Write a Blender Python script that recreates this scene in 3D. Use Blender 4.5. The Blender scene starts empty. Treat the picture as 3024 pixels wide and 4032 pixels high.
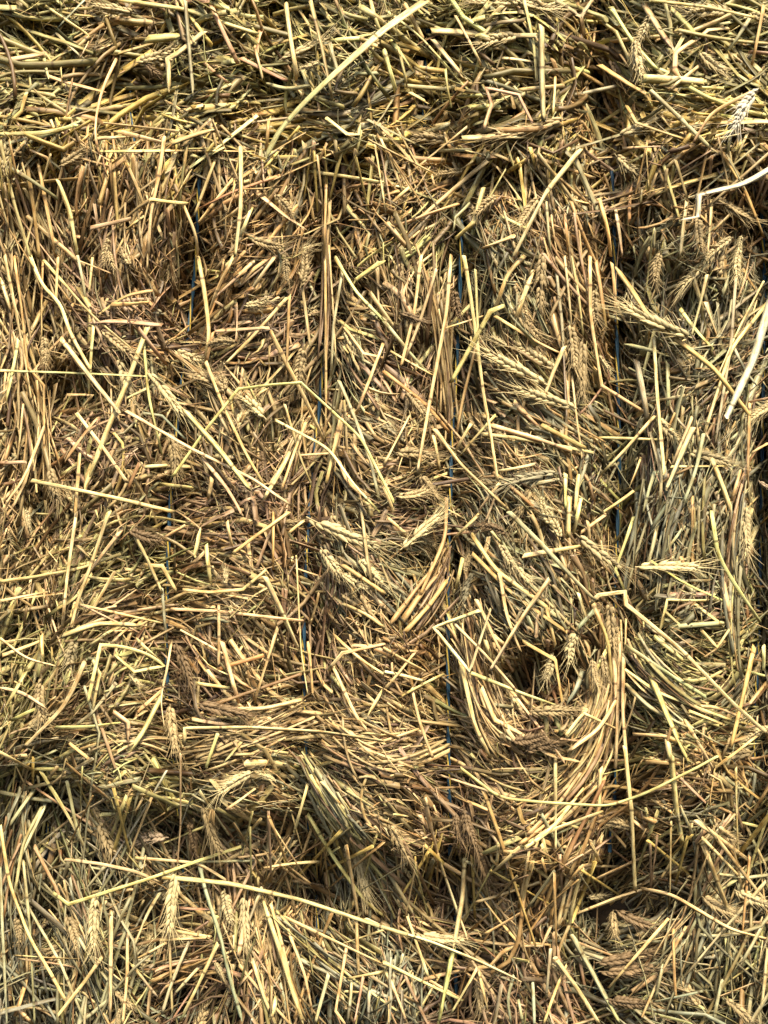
import bpy, math, random
import numpy as np

rng = np.random.default_rng(11)
random.seed(11)
scene = bpy.context.scene
col = scene.collection

# ------------------------------------------------------------------ scale, camera, light
S = 1.10 / 3024.0        # metres on the bale face per unit of the working grid (3024 x 4032)
D = 1.35                 # camera distance from the bale face
ZC = 1.40                # height of the camera above the foot of the stack

cam_d = bpy.data.cameras.new('camera')
cam = bpy.data.objects.new('camera', cam_d)
col.objects.link(cam)
cam.location = (0, -D, ZC)
cam.rotation_euler = (math.radians(90), 0, 0)
cam_d.sensor_fit = 'VERTICAL'
cam_d.angle = 2 * math.atan(4032 * S / 2 / D)
cam_d.clip_start = 0.02
cam_d.clip_end = 100
scene.camera = cam

SUN_EL, SUN_AZ = 52.0, 16.0      # degrees; azimuth to the right of the camera's back
world = bpy.data.worlds.new('World')
scene.world = world
world.use_nodes = True
wn = world.node_tree.nodes
wl = world.node_tree.links
bg = wn.get('Background') or wn.new('ShaderNodeBackground')
sky = wn.new('ShaderNodeTexSky')
sky.sky_type = 'NISHITA'
sky.sun_disc = False
sky.sun_elevation = math.radians(SUN_EL)
sky.sun_rotation = math.radians(180 - SUN_AZ)
sky.dust_density = 3.0
sky.ozone_density = 0.6
wl.new(sky.outputs[0], bg.inputs[0])
bg.inputs[1].default_value = 0.08

sun_d = bpy.data.lights.new('sun', 'SUN')
sun_d.energy = 3.4
sun_d.angle = math.radians(16)
sun_d.color = (1.0, 0.89, 0.69)
sun = bpy.data.objects.new('sun', sun_d)
col.objects.link(sun)
sun.rotation_euler = (math.radians(90 - SUN_EL), 0, math.radians(SUN_AZ))

vs = scene.view_settings
vs.view_transform = 'Standard'
vs.look = 'None'
vs.gamma = 1
vs.use_curve_mapping = False
vs.exposure = 1.38
scene.cycles.diffuse_bounces = 1

# ------------------------------------------------------------------ materials
def new_mat(name):
    m = bpy.data.materials.new(name)
    m.use_nodes = True
    nt = m.node_tree
    b = nt.nodes['Principled BSDF']
    return m, nt, b

def N(nt, t, **kw):
    n = nt.nodes.new(t)
    for k, v in kw.items():
        setattr(n, k, v)
    return n

def math_node(nt, op, a, b=None, c=None):
    n = N(nt, 'ShaderNodeMath', operation=op)
    for i, v in enumerate((a, b, c)):
        if v is None:
            continue
        if isinstance(v, (int, float)):
            n.inputs[i].default_value = v
        else:
            nt.links.new(v, n.inputs[i])
    return n.outputs[0]

def mixc(nt, f, a, b, mode='MIX'):
    n = N(nt, 'ShaderNodeMix', data_type='RGBA', blend_type=mode)
    for s, v in ((n.inputs[0], f), (n.inputs[6], a), (n.inputs[7], b)):
        if isinstance(v, (int, float)):
            s.default_value = v
        elif isinstance(v, tuple):
            s.default_value = v
        else:
            nt.links.new(v, s)
    return n.outputs[2]

def straw_material():
    m, nt, b = new_mat('straw')
    L = nt.links.new
    ac = N(nt, 'ShaderNodeAttribute', attribute_name='col')
    af = N(nt, 'ShaderNodeAttribute', attribute_name='fib')
    sep = N(nt, 'ShaderNodeSeparateXYZ')
    L(af.outputs['Vector'], sep.inputs[0])
    # fibres along the stalk
    cmb = N(nt, 'ShaderNodeCombineXYZ')
    L(math_node(nt, 'MULTIPLY', sep.outputs[0], 22.0), cmb.inputs[0])
    L(math_node(nt, 'MULTIPLY', sep.outputs[1], 1500.0), cmb.inputs[1])
    L(math_node(nt, 'MULTIPLY', sep.outputs[2], 53.0), cmb.inputs[2])
    n1 = N(nt, 'ShaderNodeTexNoise')
    n1.inputs['Scale'].default_value = 1.0
    n1.inputs['Detail'].default_value = 3.0
    L(cmb.outputs[0], n1.inputs['Vector'])
    # stains and lighter stretches along the length
    cmb2 = N(nt, 'ShaderNodeCombineXYZ')
    L(math_node(nt, 'MULTIPLY', sep.outputs[0], 55.0), cmb2.inputs[0])
    L(math_node(nt, 'MULTIPLY', sep.outputs[1], 260.0), cmb2.inputs[1])
    L(math_node(nt, 'MULTIPLY', sep.outputs[2], 91.0), cmb2.inputs[2])
    n2 = N(nt, 'ShaderNodeTexNoise')
    n2.inputs['Scale'].default_value = 1.0
    n2.inputs['Detail'].default_value = 2.0
    L(cmb2.outputs[0], n2.inputs['Vector'])
    # dark freckles
    geo = N(nt, 'ShaderNodeNewGeometry')
    n3 = N(nt, 'ShaderNodeTexNoise')
    n3.inputs['Scale'].default_value = 620.0
    n3.inputs['Detail'].default_value = 2.0
    L(geo.outputs['Position'], n3.inputs['Vector'])
    r1 = N(nt, 'ShaderNodeMapRange')
    for i, v in ((1, 0.3), (2, 0.7), (3, 0.66), (4, 1.22)):
        r1.inputs[i].default_value = v
    L(n1.outputs['Fac'], r1.inputs[0])
    r2 = N(nt, 'ShaderNodeMapRange')
    for i, v in ((1, 0.30), (2, 0.58), (3, 0.0), (4, 1.0)):
        r2.inputs[i].default_value = v
    L(n2.outputs['Fac'], r2.inputs[0])
    r3 = N(nt, 'ShaderNodeMapRange')
    for i, v in ((1, 0.60), (2, 0.70), (3, 0.0), (4, 0.55)):
        r3.inputs[i].default_value = v
    L(n3.outputs['Fac'], r3.inputs[0])
    c = mixc(nt, 1.0, ac.outputs['Color'], r1.outputs[0], 'MULTIPLY')
    tint = mixc(nt, r2.outputs[0], (0.66, 0.53, 0.38, 1), (1.10, 1.10, 1.08, 1))
    c = mixc(nt, 1.0, c, tint, 'MULTIPLY')
    c = mixc(nt, r3.outputs[0], c, (0.10, 0.055, 0.025, 1))
    # joints of the stalk: a dark ring every hand's breadth
    fr = math_node(nt, 'FRACT', math_node(nt, 'DIVIDE', sep.outputs[0], 0.17))
    dist = math_node(nt, 'MULTIPLY', math_node(nt, 'ABSOLUTE', math_node(nt, 'SUBTRACT', fr, 0.5)), 0.17)
    band = N(nt, 'ShaderNodeMapRange')
    for i, v in ((1, 0.0010), (2, 0.0026), (3, 0.75), (4, 0.0)):
        band.inputs[i].default_value = v
    L(dist, band.inputs[0])
    c = mixc(nt, band.outputs[0], c, (0.085, 0.050, 0.022, 1))
    L(c, b.inputs['Base Color'])
    b.inputs['Roughness'].default_value = 0.48
    b.inputs['Specular IOR Level'].default_value = 0.38
    bp = N(nt, 'ShaderNodeBump')
    bp.inputs['Strength'].default_value = 0.5
    bp.inputs['Distance'].default_value = 0.0004
    L(n1.outputs['Fac'], bp.inputs['Height'])
    L(bp.outputs[0], b.inputs['Normal'])
    return m

def ear_material():
    m, nt, b = new_mat('wheat_chaff')
    L = nt.links.new
    oi = N(nt, 'ShaderNodeObjectInfo')
    at = N(nt, 'ShaderNodeAttribute', attribute_name='shade')
    tc = N(nt, 'ShaderNodeTexCoord')
    n1 = N(nt, 'ShaderNodeTexNoise')
    n1.inputs['Scale'].default_value = 420.0
    n1.inputs['Detail'].default_value = 3.0
    L(tc.outputs['Object'], n1.inputs['Vector'])
    r1 = N(nt, 'ShaderNodeMapRange')
    for i, v in ((1, 0.3), (2, 0.7), (3, 0.62), (4, 1.2)):
        r1.inputs[i].default_value = v
    L(n1.outputs['Fac'], r1.inputs[0])
    c = mixc(nt, 1.0, oi.outputs['Color'], at.outputs['Color'], 'MULTIPLY')
    c = mixc(nt, 1.0, c, r1.outputs[0], 'MULTIPLY')
    L(c, b.inputs['Base Color'])
    b.inputs['Roughness'].default_value = 0.6
    b.inputs['Specular IOR Level'].default_value = 0.25
    return m

def twine_material(name, c1, c2):
    m, nt, b = new_mat(name)
    L = nt.links.new
    tc = N(nt, 'ShaderNodeTexCoord')
    n1 = N(nt, 'ShaderNodeTexNoise')
    n1.inputs['Scale'].default_value = 500.0
    L(tc.outputs['Object'], n1.inputs['Vector'])
    c = mixc(nt, n1.outputs['Fac'], c1, c2)
    L(c, b.inputs['Base Color'])
    b.inputs['Roughness'].default_value = 0.42
    return m

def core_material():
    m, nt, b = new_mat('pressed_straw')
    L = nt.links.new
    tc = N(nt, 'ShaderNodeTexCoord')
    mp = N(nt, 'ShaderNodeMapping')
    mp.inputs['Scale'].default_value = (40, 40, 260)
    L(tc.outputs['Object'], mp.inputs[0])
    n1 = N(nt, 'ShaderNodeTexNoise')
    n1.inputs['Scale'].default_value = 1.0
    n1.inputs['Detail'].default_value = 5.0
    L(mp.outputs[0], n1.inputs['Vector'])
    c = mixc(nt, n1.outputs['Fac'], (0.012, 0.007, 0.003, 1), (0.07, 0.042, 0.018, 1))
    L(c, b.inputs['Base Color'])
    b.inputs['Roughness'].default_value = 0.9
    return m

M_STRAW = straw_material()
M_EAR = ear_material()
M_BLUE = twine_material('blue_twine', (0.010, 0.035, 0.06, 1), (0.032, 0.085, 0.135, 1))
M_YEL = twine_material('yellow_twine', (0.50, 0.34, 0.04, 1), (0.62, 0.46, 0.10, 1))
M_CORE = core_material()

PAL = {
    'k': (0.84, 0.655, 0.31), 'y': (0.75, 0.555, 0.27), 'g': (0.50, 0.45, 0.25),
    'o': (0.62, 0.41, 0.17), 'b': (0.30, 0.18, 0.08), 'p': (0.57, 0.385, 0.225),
    'w': (0.74, 0.66, 0.46), 'e': (0.43, 0.42, 0.28), 'l': (0.68, 0.60, 0.25), 'n': (0.80, 0.60, 0.19),
}

# ------------------------------------------------------------------ the shape of the bale faces
def make_noise(seed, cell):
    r = np.random.default_rng(seed)
    g = r.uniform(-1, 1, (90, 90))
    def f(X, Y):
        u = (np.asarray(X, float) + 1500) / cell
        v = (np.asarray(Y, float) + 1500) / cell
        i = np.clip(np.floor(u).astype(int), 0, 88)
        j = np.clip(np.floor(v).astype(int), 0, 88)
        a = np.clip(u - i, 0, 1); c = np.clip(v - j, 0, 1)
        a = a * a * (3 - 2 * a); c = c * c * (3 - 2 * c)
        return ((g[i, j] * (1 - a) + g[i + 1, j] * a) * (1 - c)
                + (g[i, j + 1] * (1 - a) + g[i + 1, j + 1] * a) * c)
    return f
nz_big, nz_mid, nz_small = make_noise(3, 420), make_noise(4, 170), make_noise(5, 80)

Q = 3024 / 1659.0
SEAM1 = np.array([(-900, 590), (0, 575), (300, 590), (640, 610), (1100, 610), (1600, 640), (2000, 650), (2400, 640), (3024, 610), (4200, 600)], float)
SEAM2 = np.array([(-900, 2980), (0, 3010), (200, 3060), (500, 3190), (820, 3250), (1200, 3240), (1500, 3320), (1850, 3420), (2250, 3430), (2500, 3380), (3024, 3260), (4200, 3250)], float)
_s1 = np.interp(np.arange(-2000, 5200, 20), np.arange(-2000, 5300, 110), np.random.default_rng(8).uniform(-30, 30, 67)[:67])
def seam1(X): return np.interp(X, SEAM1[:, 0], SEAM1[:, 1]) + np.interp(X, np.arange(-2000, 5200, 20), _s1)
_s2 = np.interp(np.arange(-2000, 5200, 20), np.arange(-2000, 5300, 130), np.random.default_rng(9).uniform(-75, 75, 57)[:57])
def seam2(X): return np.interp(X, SEAM2[:, 0], SEAM2[:, 1]) + np.interp(X, np.arange(-2000, 5200, 20), _s2)

# strings: polylines in 1659-grid units, (bale, points)
TWINES = [
    (0, [(286, -60), (285, 40), (282, 120), (282, 215), (290, 330)]),
    (0, [(922, -60), (924, 60), (922, 110), (915, 230), (920, 330)]),
    (0, [(1288, -60), (1290, 100), (1292, 200), (1300, 330)]),
    (0, [(598, -60), (600, 60), (604, 200), (604, 330)]),
    (1, [(96, 360), (95, 700), (86, 1000), (82, 1250), (77, 1400), (84, 1560), (100, 1700)]),
    (1, [(430, 370), (424, 560), (405, 740), (392, 830), (378, 960), (367, 1090), (361, 1250), (358, 1400), (366, 1560), (386, 1760)]),
    (1, [(708, 370), (704, 600), (694, 840), (671, 1060), (662, 1200), (658, 1300), (655, 1450), (660, 1580), (661, 1650), (664, 1720), (668, 1790)]),
    (1, [(1000, 380), (994, 620), (986, 800), (976, 950), (972, 1090), (967, 1290), (968, 1480), (969, 1640), (971, 1730), (972, 1850)]),
    (1, [(1322, 370), (1332, 700), (1334, 830), (1338, 950), (1338, 1060), (1328, 1250), (1334, 1480), (1330, 1700), (1316, 1840)]),
    (1, [(1640, 360), (1652, 600), (1648, 900), (1645, 1100), (1640, 1320), (1632, 1560), (1625, 1780)]),
    (2, [(110, 1720), (90, 1950), (70, 2280)]),
    (2, [(400, 1800), (390, 2000), (380, 2280)]),
    (2, [(676, 1840), (686, 1970), (690, 2280)]),
    (2, [(985, 1900), (985, 2050), (985, 2280)]),
    (2, [(1300, 1900), (1290, 2050), (1285, 2280)]),
]

POCKETS = [  # x, y (1659), rx, ry, depth
    (1188, 1460, 84, 60, .085), (1100, 1480, 75, 48, .05), (560, 1790, 125, 34, .085), (420, 1790, 75, 36, .06),
    (130, 1990, 50, 65, .08), (25, 1870, 35, 80, .06), (700, 1900, 60, 60, .04), (1400, 1960, 90, 40, .04), (540, 1960, 50, 40, .04), (610, 1930, 50, 40, .07), (860, 1560, 30, 20, .02),
    (330, 1985, 45, 40, .06), (940, 1930, 50, 70, .07), (820, 1990, 40, 50, .05), (1290, 1940, 50, 60, .03), (1580, 1640, 50, 60, .03), (1010, 385, 80, 24, .045),
    (1150, 385, 60, 25, .035), (1300, 395, 60, 30, .03), (80, 460, 60, 60, .03), (190, 560, 40, 90, .04), (260, 470, 40, 70, .04), (130, 860, 40, 70, .04), (200, 860, 50, 60, .04), (250, 620, 60, 30, .03), (400, 640, 45, 60, .028),
    (700, 1390, 30, 60, .02), (1300, 1960, 60, 45, .03), (1450, 1960, 80, 50, .03), (1620, 1900, 60, 120, .04),
    (1230, 560, 50, 60, .025), (1430, 620, 60, 60, .025), (140, 860, 60, 60, .03), (1480, 640, 40, 60, .03),
    (600, 130, 30, 90, .025), (580, 210, 35, 50, .02), (220, 190, 60, 40, .015), (1300, 240, 40, 90, .03), (80, 60, 60, 40, .015),
    (750, 2080, 60, 60, .03), (1450, 2140, 60, 50, .03), (200, 2120, 60, 60, .03), (1200, 2170, 60, 50, .025),
    (950, 560, 50, 40, .02), (820, 640, 60, 40, .02), (900, 1100, 50, 30, .025), (560, 1190, 60, 25, .02), (1320, 1130, 50, 40, .025),
    (280, 1200, 60, 25, .02), (520, 1380, 60, 40, .02), (1640, 1100, 25, 200, .025), (370, 1430, 20, 90, .02),
]

def H_big(X, Y):
    """large shape of the faces, metres towards the viewer"""
    X = np.asarray(X, float); Y = np.asarray(Y, float)
    y1, y2 = seam1(X), seam2(X)
    e = y1 - Y
    st = np.interp(X, [0, 900, 1500, 2300, 2700, 3100], [.08, .2, .42, .6, .5, .4])
    up = 0.036 * st * np.sqrt(np.clip(e / 130, 0, 1)) + 0.004
    g = Y - y1
    f = y2 - Y
    mid = -0.022 * st * np.exp(-np.clip(g, 0, None) / 170) + 0.022 * np.clip((g - 900) / 1300, 0, 1) - 0.026 * (1 - np.sqrt(np.clip(f / 170, 0, 1)))
    k = Y - y2
    low = -0.060 + 0.012 * (1 - np.exp(-np.clip(k, 0, None) / 260))
    h = np.where(e > 0, up, np.where(f > 0, mid, low))
    return h + 0.014 * nz_big(X, Y)

def twine_x(pts, Y):
    p = np.array(pts) * Q
    return np.interp(Y, p[:, 1], p[:, 0])

def bale_of(X, Y):
    return np.where(Y < seam1(X), 0, np.where(Y < seam2(X), 1, 2))

def H(X, Y):
    X = np.asarray(X, float); Y = np.asarray(Y, float)
    h = H_big(X, Y)
    bl = bale_of(X, Y)
    for b, pts in TWINES:
        dx = X - twine_x(pts, Y)
        nb = np.clip((Y - seam1(X)) / 420, .25, 1) if b == 1 else 1.0
        h = h - nb * np.where(bl == b, 0.026 * np.exp(-(dx / 38) ** 2) + 0.056 * np.exp(-(dx / 135) ** 2), 0)
    for (px, py, rx, ry, dp) in POCKETS:
        h = h - dp * np.exp(-(((X - px * Q) / (rx * Q)) ** 2 + ((Y - py * Q) / (ry * Q)) ** 2) ** 1.6)
    return h + 0.013 * nz_mid(X, Y) + 0.007 * nz_small(X, Y)

def W(X, Y, d):
    """grid position and distance in front of the face -> world point"""
    k = 1 - np.asarray(d) / D
    X = np.asarray(X, float); Y = np.asarray(Y, float)
    return np.stack([(X - 1512) * S * k, -np.asarray(d, float), ZC + (2016 - Y) * S * k], -1)

# ------------------------------------------------------------------ how the straw lies: x, y (1659 grid), angle, spread, colour
FLOW = """
80 80 -20 50 l;130 200 10 30 l;350 250 5 30 l;250 100 20 45 y;450 80 -10 50 l;450 200 5 30 l;600 150 -60 50 l;700 80 -30 50 l;750 250 0 25 g;1000 80 -5 40 l
1100 180 -15 35 l;1150 280 20 25 n;1280 200 -75 30 o;1450 150 -30 45 l;1560 80 -10 45 l;1450 280 5 30 n;1000 330 10 60 o;400 310 5 20 n;650 310 5 25 n;130 290 8 20 n;520 290 5 25 n;300 270 10 25 n;720 310 0 25 n;860 230 30 50 n;560 260 15 25 k
40 500 -75 15 y;100 600 -75 18 y;200 420 85 12 o;330 420 80 20 o;450 450 60 35 o;300 560 85 25 o;560 560 30 40 o;520 620 40 25 o;700 480 85 30 o;800 420 20 60 o;950 480 75 35 l;1090 430 70 50 o;1200 450 -65 25 o;1300 480 -80 30 o;1500 380 20 20 o;1560 480 60 45 o;1450 560 65 45 g;900 370 5 40 o
60 750 -75 25 y;150 800 60 50 y;250 680 -30 35 p;350 700 -30 35 p;330 820 -50 45 y;500 740 5 15 p;600 680 55 40 p;480 870 -50 45 y;600 850 80 45 y;650 950 70 25 y;720 800 80 25 g;800 700 -50 30 y;870 780 -50 40 p;850 900 -60 40 y;930 700 85 15 y;1000 780 85 20 g;1100 620 -70 30 g;1080 800 -30 12 y;1150 900 -25 10 g;1270 750 -80 20 o;1280 920 -30 15 g;1400 700 -60 40 g;1450 820 -5 30 g;1560 700 75 35 g;1600 1000 85 20 g;1480 900 75 25 g;1400 950 75 30 g
80 1050 75 40 y;200 1000 40 55 p;250 1100 30 45 y;450 1000 -45 45 y;500 1080 -20 50 p;640 1080 85 20 p;800 1050 -40 40 y;880 1080 20 35 p;900 1030 10 20 y;1080 1000 -30 40 y;1100 1100 -60 30 g;1200 1150 -60 40 y;1300 1050 70 40 g;1450 1080 70 20 e;1570 1150 85 20 g;1540 1050 75 25 g
80 1250 60 40 y;200 1250 50 40 l;300 1180 15 25 l;450 1130 0 25 p;250 1350 25 35 y;450 1300 5 20 y;550 1250 -20 40 y;560 1180 0 30 b;680 1300 80 15 p;780 1230 -50 25 g;880 1250 -50 25 g;900 1310 50 12 o;800 1330 -40 50 y;1000 1280 80 20 y;1100 1280 -50 15 g;1180 1280 -55 20 g;1250 1220 -50 40 y;1330 1300 85 15 y;1450 1300 0 50 g;1550 1250 -75 30 g
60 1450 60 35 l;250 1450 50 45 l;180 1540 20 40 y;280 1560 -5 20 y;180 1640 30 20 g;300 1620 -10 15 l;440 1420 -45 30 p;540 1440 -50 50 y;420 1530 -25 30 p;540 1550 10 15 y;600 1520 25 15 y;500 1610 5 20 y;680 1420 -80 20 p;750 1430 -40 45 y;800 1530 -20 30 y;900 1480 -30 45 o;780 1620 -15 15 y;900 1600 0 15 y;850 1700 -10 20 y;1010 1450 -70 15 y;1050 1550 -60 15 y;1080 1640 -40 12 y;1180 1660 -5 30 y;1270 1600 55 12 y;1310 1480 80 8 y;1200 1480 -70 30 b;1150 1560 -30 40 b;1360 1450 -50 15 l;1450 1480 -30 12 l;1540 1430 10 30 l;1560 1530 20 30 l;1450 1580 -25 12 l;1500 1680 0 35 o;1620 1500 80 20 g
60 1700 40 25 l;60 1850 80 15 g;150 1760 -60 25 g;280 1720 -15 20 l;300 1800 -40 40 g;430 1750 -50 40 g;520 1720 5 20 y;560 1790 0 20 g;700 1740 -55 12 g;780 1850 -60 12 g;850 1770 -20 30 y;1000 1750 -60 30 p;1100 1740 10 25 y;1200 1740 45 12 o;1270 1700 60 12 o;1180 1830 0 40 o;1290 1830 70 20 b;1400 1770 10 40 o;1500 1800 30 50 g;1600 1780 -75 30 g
50 2050 -80 20 e;150 2000 60 45 g;250 2050 75 40 g;350 1980 0 60 y;450 1900 -40 50 p;420 2130 40 40 p;530 2050 75 25 y;600 2050 -75 15 y;650 1950 60 40 y;750 2000 -60 40 y;870 1930 -55 40 p;850 2130 80 15 e;780 2150 80 15 e;950 2050 -40 50 y;1050 2000 -60 40 y;1180 1920 75 12 o;1230 2000 80 15 g;1150 2100 -60 30 p;1350 2030 0 20 g;1400 1920 20 35 y;1450 2080 10 25 g;1550 2000 60 35 g;1500 2150 -50 50 g;1620 2100 80 30 g;1000 2180 40 50 p
"""
FP = []
for chunk in FLOW.replace('\n', ';').split(';'):
    t = chunk.split()
    if len(t) == 5:
        FP.append((float(t[0]) * Q, float(t[1]) * Q, math.radians(float(t[2])), math.radians(float(t[3])), t[4]))
FX = np.array([p[0] for p in FP]); FY = np.array([p[1] for p in FP])
FA = np.array([p[2] for p in FP]); FS = np.array([p[3] for p in FP])
KEYS = list(PAL)
FK = np.array([KEYS.index(p[4]) for p in FP])

# tabulate the flow once
GX = np.arange(-700, 3801, 60); GY = np.arange(-600, 4701, 60)
gx, gy = np.meshgrid(GX, GY, indexing='ij')
d2 = (gx[..., None] - FX) ** 2 + (gy[..., None] - FY) ** 2
same = bale_of(gx, gy)[..., None] == bale_of(FX, FY)
wgt = np.exp(-d2 / (2 * 105.0 ** 2)) * np.where(same, 1, 0.02) + 1e-9 / (1 + d2 / 1e4)
c2 = (wgt * np.cos(2 * FA)).sum(-1); s2 = (wgt * np.sin(2 * FA)).sum(-1)
sp = (wgt * FS).sum(-1) / wgt.sum(-1)
F_C, F_S, F_SP = c2 / wgt.sum(-1), s2 / wgt.sum(-1), sp
F_NEAR = np.argmin(d2 + np.where(same, 0, 1e6), -1)
del d2, wgt, same
def gi(X, Y):
    i = np.clip(np.rint((np.asarray(X) + 700) / 60).astype(int), 0, len(GX) - 1)
    j = np.clip(np.rint((np.asarray(Y) + 600) / 60).astype(int), 0, len(GY) - 1)
    return i, j
def flow_angle(X, Y):
    i, j = gi(X, Y)
    return 0.5 * np.arctan2(F_S[i, j], F_C[i, j])
def flow_spread(X, Y):
    i, j = gi(X, Y)
    return F_SP[i, j]

# ------------------------------------------------------------------ stalk meshes
def xsec(kind):
    if kind == 'round':
        a = np.arange(6) * math.pi / 3
        return np.stack([0.5 * np.cos(a), 0.5 * np.sin(a)], -1)
    if kind == 'flat':
        return np.array([(-0.5, 0.0), (0.0, -0.10), (0.5, 0.0), (0.0, 0.10)])
    if kind == 'split':     # a stalk split open: a shallow channel
        return np.array([(-0.5, 0.16), (-0.28, -0.10), (0.0, -0.18), (0.28, -0.10), (0.5, 0.16), (0.0, -0.05)])

def sweep(cen, wid, prof, kind, twist, cols, rnd, thick=None):
    """cen (N,R,3) centre lines, wid (N,), prof (N,R), twist (N,R), cols (N,3)
    -> verts, quads, caps, col, fib"""
    n, R, _ = cen.shape
    sec = xsec(kind)
    K = len(sec)
    t = np.gradient(cen, axis=1)
    t /= np.linalg.norm(t, axis=-1, keepdims=True) + 1e-12
    v = np.zeros_like(t); v[..., 1] = -1.0
    side = np.cross(t, v)
    ln = np.linalg.norm(side, axis=-1, keepdims=True)
    side = np.where(ln < 1e-3, np.array([1.0, 0, 0]), side / (ln + 1e-12))
    nrm = np.cross(side, t)
    ct, st = np.cos(twist)[..., None], np.sin(twist)[..., None]
    s2, n2 = side * ct + nrm * st, nrm * ct - side * st
    w = (wid[:, None] * prof)[..., None, None]
    th = np.ones((n, R)) if thick is None else thick
    P = cen[:, :, None, :] + w * (s2[:, :, None, :] * sec[None, None, :, 0:1]
                                  + n2[:, :, None, :] * sec[None, None, :, 1:2] * th[..., None, None])
    sl = np.stack([np.sin(rnd * 917.0), np.cos(rnd * 613.0)], -1) * 0.9       # ends cut on a slant
    lead = (sec[None] * sl[:, None, :]).sum(-1)[..., None] * wid[:, None, None]
    P[:, 0] += lead * t[:, 0][:, None, :]
    P[:, -1] += lead[:, ::-1] * t[:, -1][:, None, :]
    verts = P.reshape(-1, 3)
    base = (np.arange(n) * R * K)[:, None, None]
    r = np.arange(R - 1)[None, :, None]; k = np.arange(K)[None, None, :]
    k1 = (k + 1) % K
    quads = np.stack([base + r * K + k, base + r * K + k1, base + (r + 1) * K + k1, base + (r + 1) * K + k], -1).reshape(-1, 4)
    b2 = (np.arange(n) * R * K)[:, None]
    caps = np.concatenate([b2 + np.arange(K)[::-1][None], b2 + (R - 1) * K + np.arange(K)[None]], 0)
    seg = np.linalg.norm(np.diff(cen, axis=1), axis=-1)
    al = np.concatenate([np.zeros((n, 1)), np.cumsum(seg, 1)], 1) + rnd[:, None] * 0.17
    fib = np.zeros((n, R, K, 3))
    fib[..., 0] = al[..., None]
    fib[..., 1] = (np.arange(K) / K)[None, None, :] * wid[:, None, None] * 2.2
    fib[..., 1] = sec[None, None, :, 0] * wid[:, None, None] + sec[None, None, :, 1] * wid[:, None, None] * 0.6
    fib[..., 2] = rnd[:, None, None]
    c = np.ones((n, R, K, 4))
    c[..., :3] = cols[:, None, None, :] if cols.ndim == 2 else cols[:, :, None, :]
    return verts, quads, caps, c.reshape(-1, 4), fib.reshape(-1, 3)

def build_mesh(name, groups, mat):
    """groups: results of sweep(); joined into one mesh"""
    V, C, F, loops, starts, smooth = [], [], [], [], [], []
    off = 0; lo = 0
    for (v, q, cp, c, f) in groups:
        V.append(v); C.append(c); F.append(f)
        loops.append((q + off).ravel()); starts.append(lo + np.arange(len(q)) * 4); lo += q.size
        smooth.append(np.ones(len(q), bool))
        k = cp.shape[1]
        loops.append((cp + off).ravel()); starts.append(lo + np.arange(len(cp)) * k); lo += cp.size
        smooth.append(np.zeros(len(cp), bool))
        off += len(v)
    V = np.concatenate(V); C = np.concatenate(C); F = np.concatenate(F)
    loops = np.concatenate(loops).astype(np.int32); starts = np.concatenate(starts).astype(np.int32)
    smooth = np.concatenate(smooth)
    me = bpy.data.meshes.new(name)
    me.vertices.add(len(V)); me.vertices.foreach_set('co', V.astype(np.float32).ravel())
    me.loops.add(len(loops)); me.loops.foreach_set('vertex_index', loops)
    me.polygons.add(len(starts)); me.polygons.foreach_set('loop_start', starts)
    me.polygons.foreach_set('use_smooth', smooth)
    a = me.attributes.new('col', 'FLOAT_COLOR', 'POINT'); a.data.foreach_set('color', C.astype(np.float32).ravel())
    a = me.attributes.new('fib', 'FLOAT_VECTOR', 'POINT'); a.data.foreach_set('vector', F.astype(np.float32).ravel())
    me.update(calc_edges=True)
    me.materials.append(mat)
    return me

def empty(name, loc):
    o = bpy.data.objects.new(name, None)
    o.empty_display_size = 0.05
    o.location = loc
    col.objects.link(o)
    return o

def add(name, me, parent=None, loc=None):
    o = bpy.data.objects.new(name, me)
    col.objects.link(o)
    if parent is not None:
        o.parent = parent
        o.matrix_parent_inverse.identity()
    if loc is not None:
        o.location = loc
    return o

def tag(o, label=None, category=None, group=None, kind=None):
    if label: o['label'] = label
    if category: o['category'] = category
    if group: o['group'] = group
    if kind: o['kind'] = kind
    return o
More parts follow.
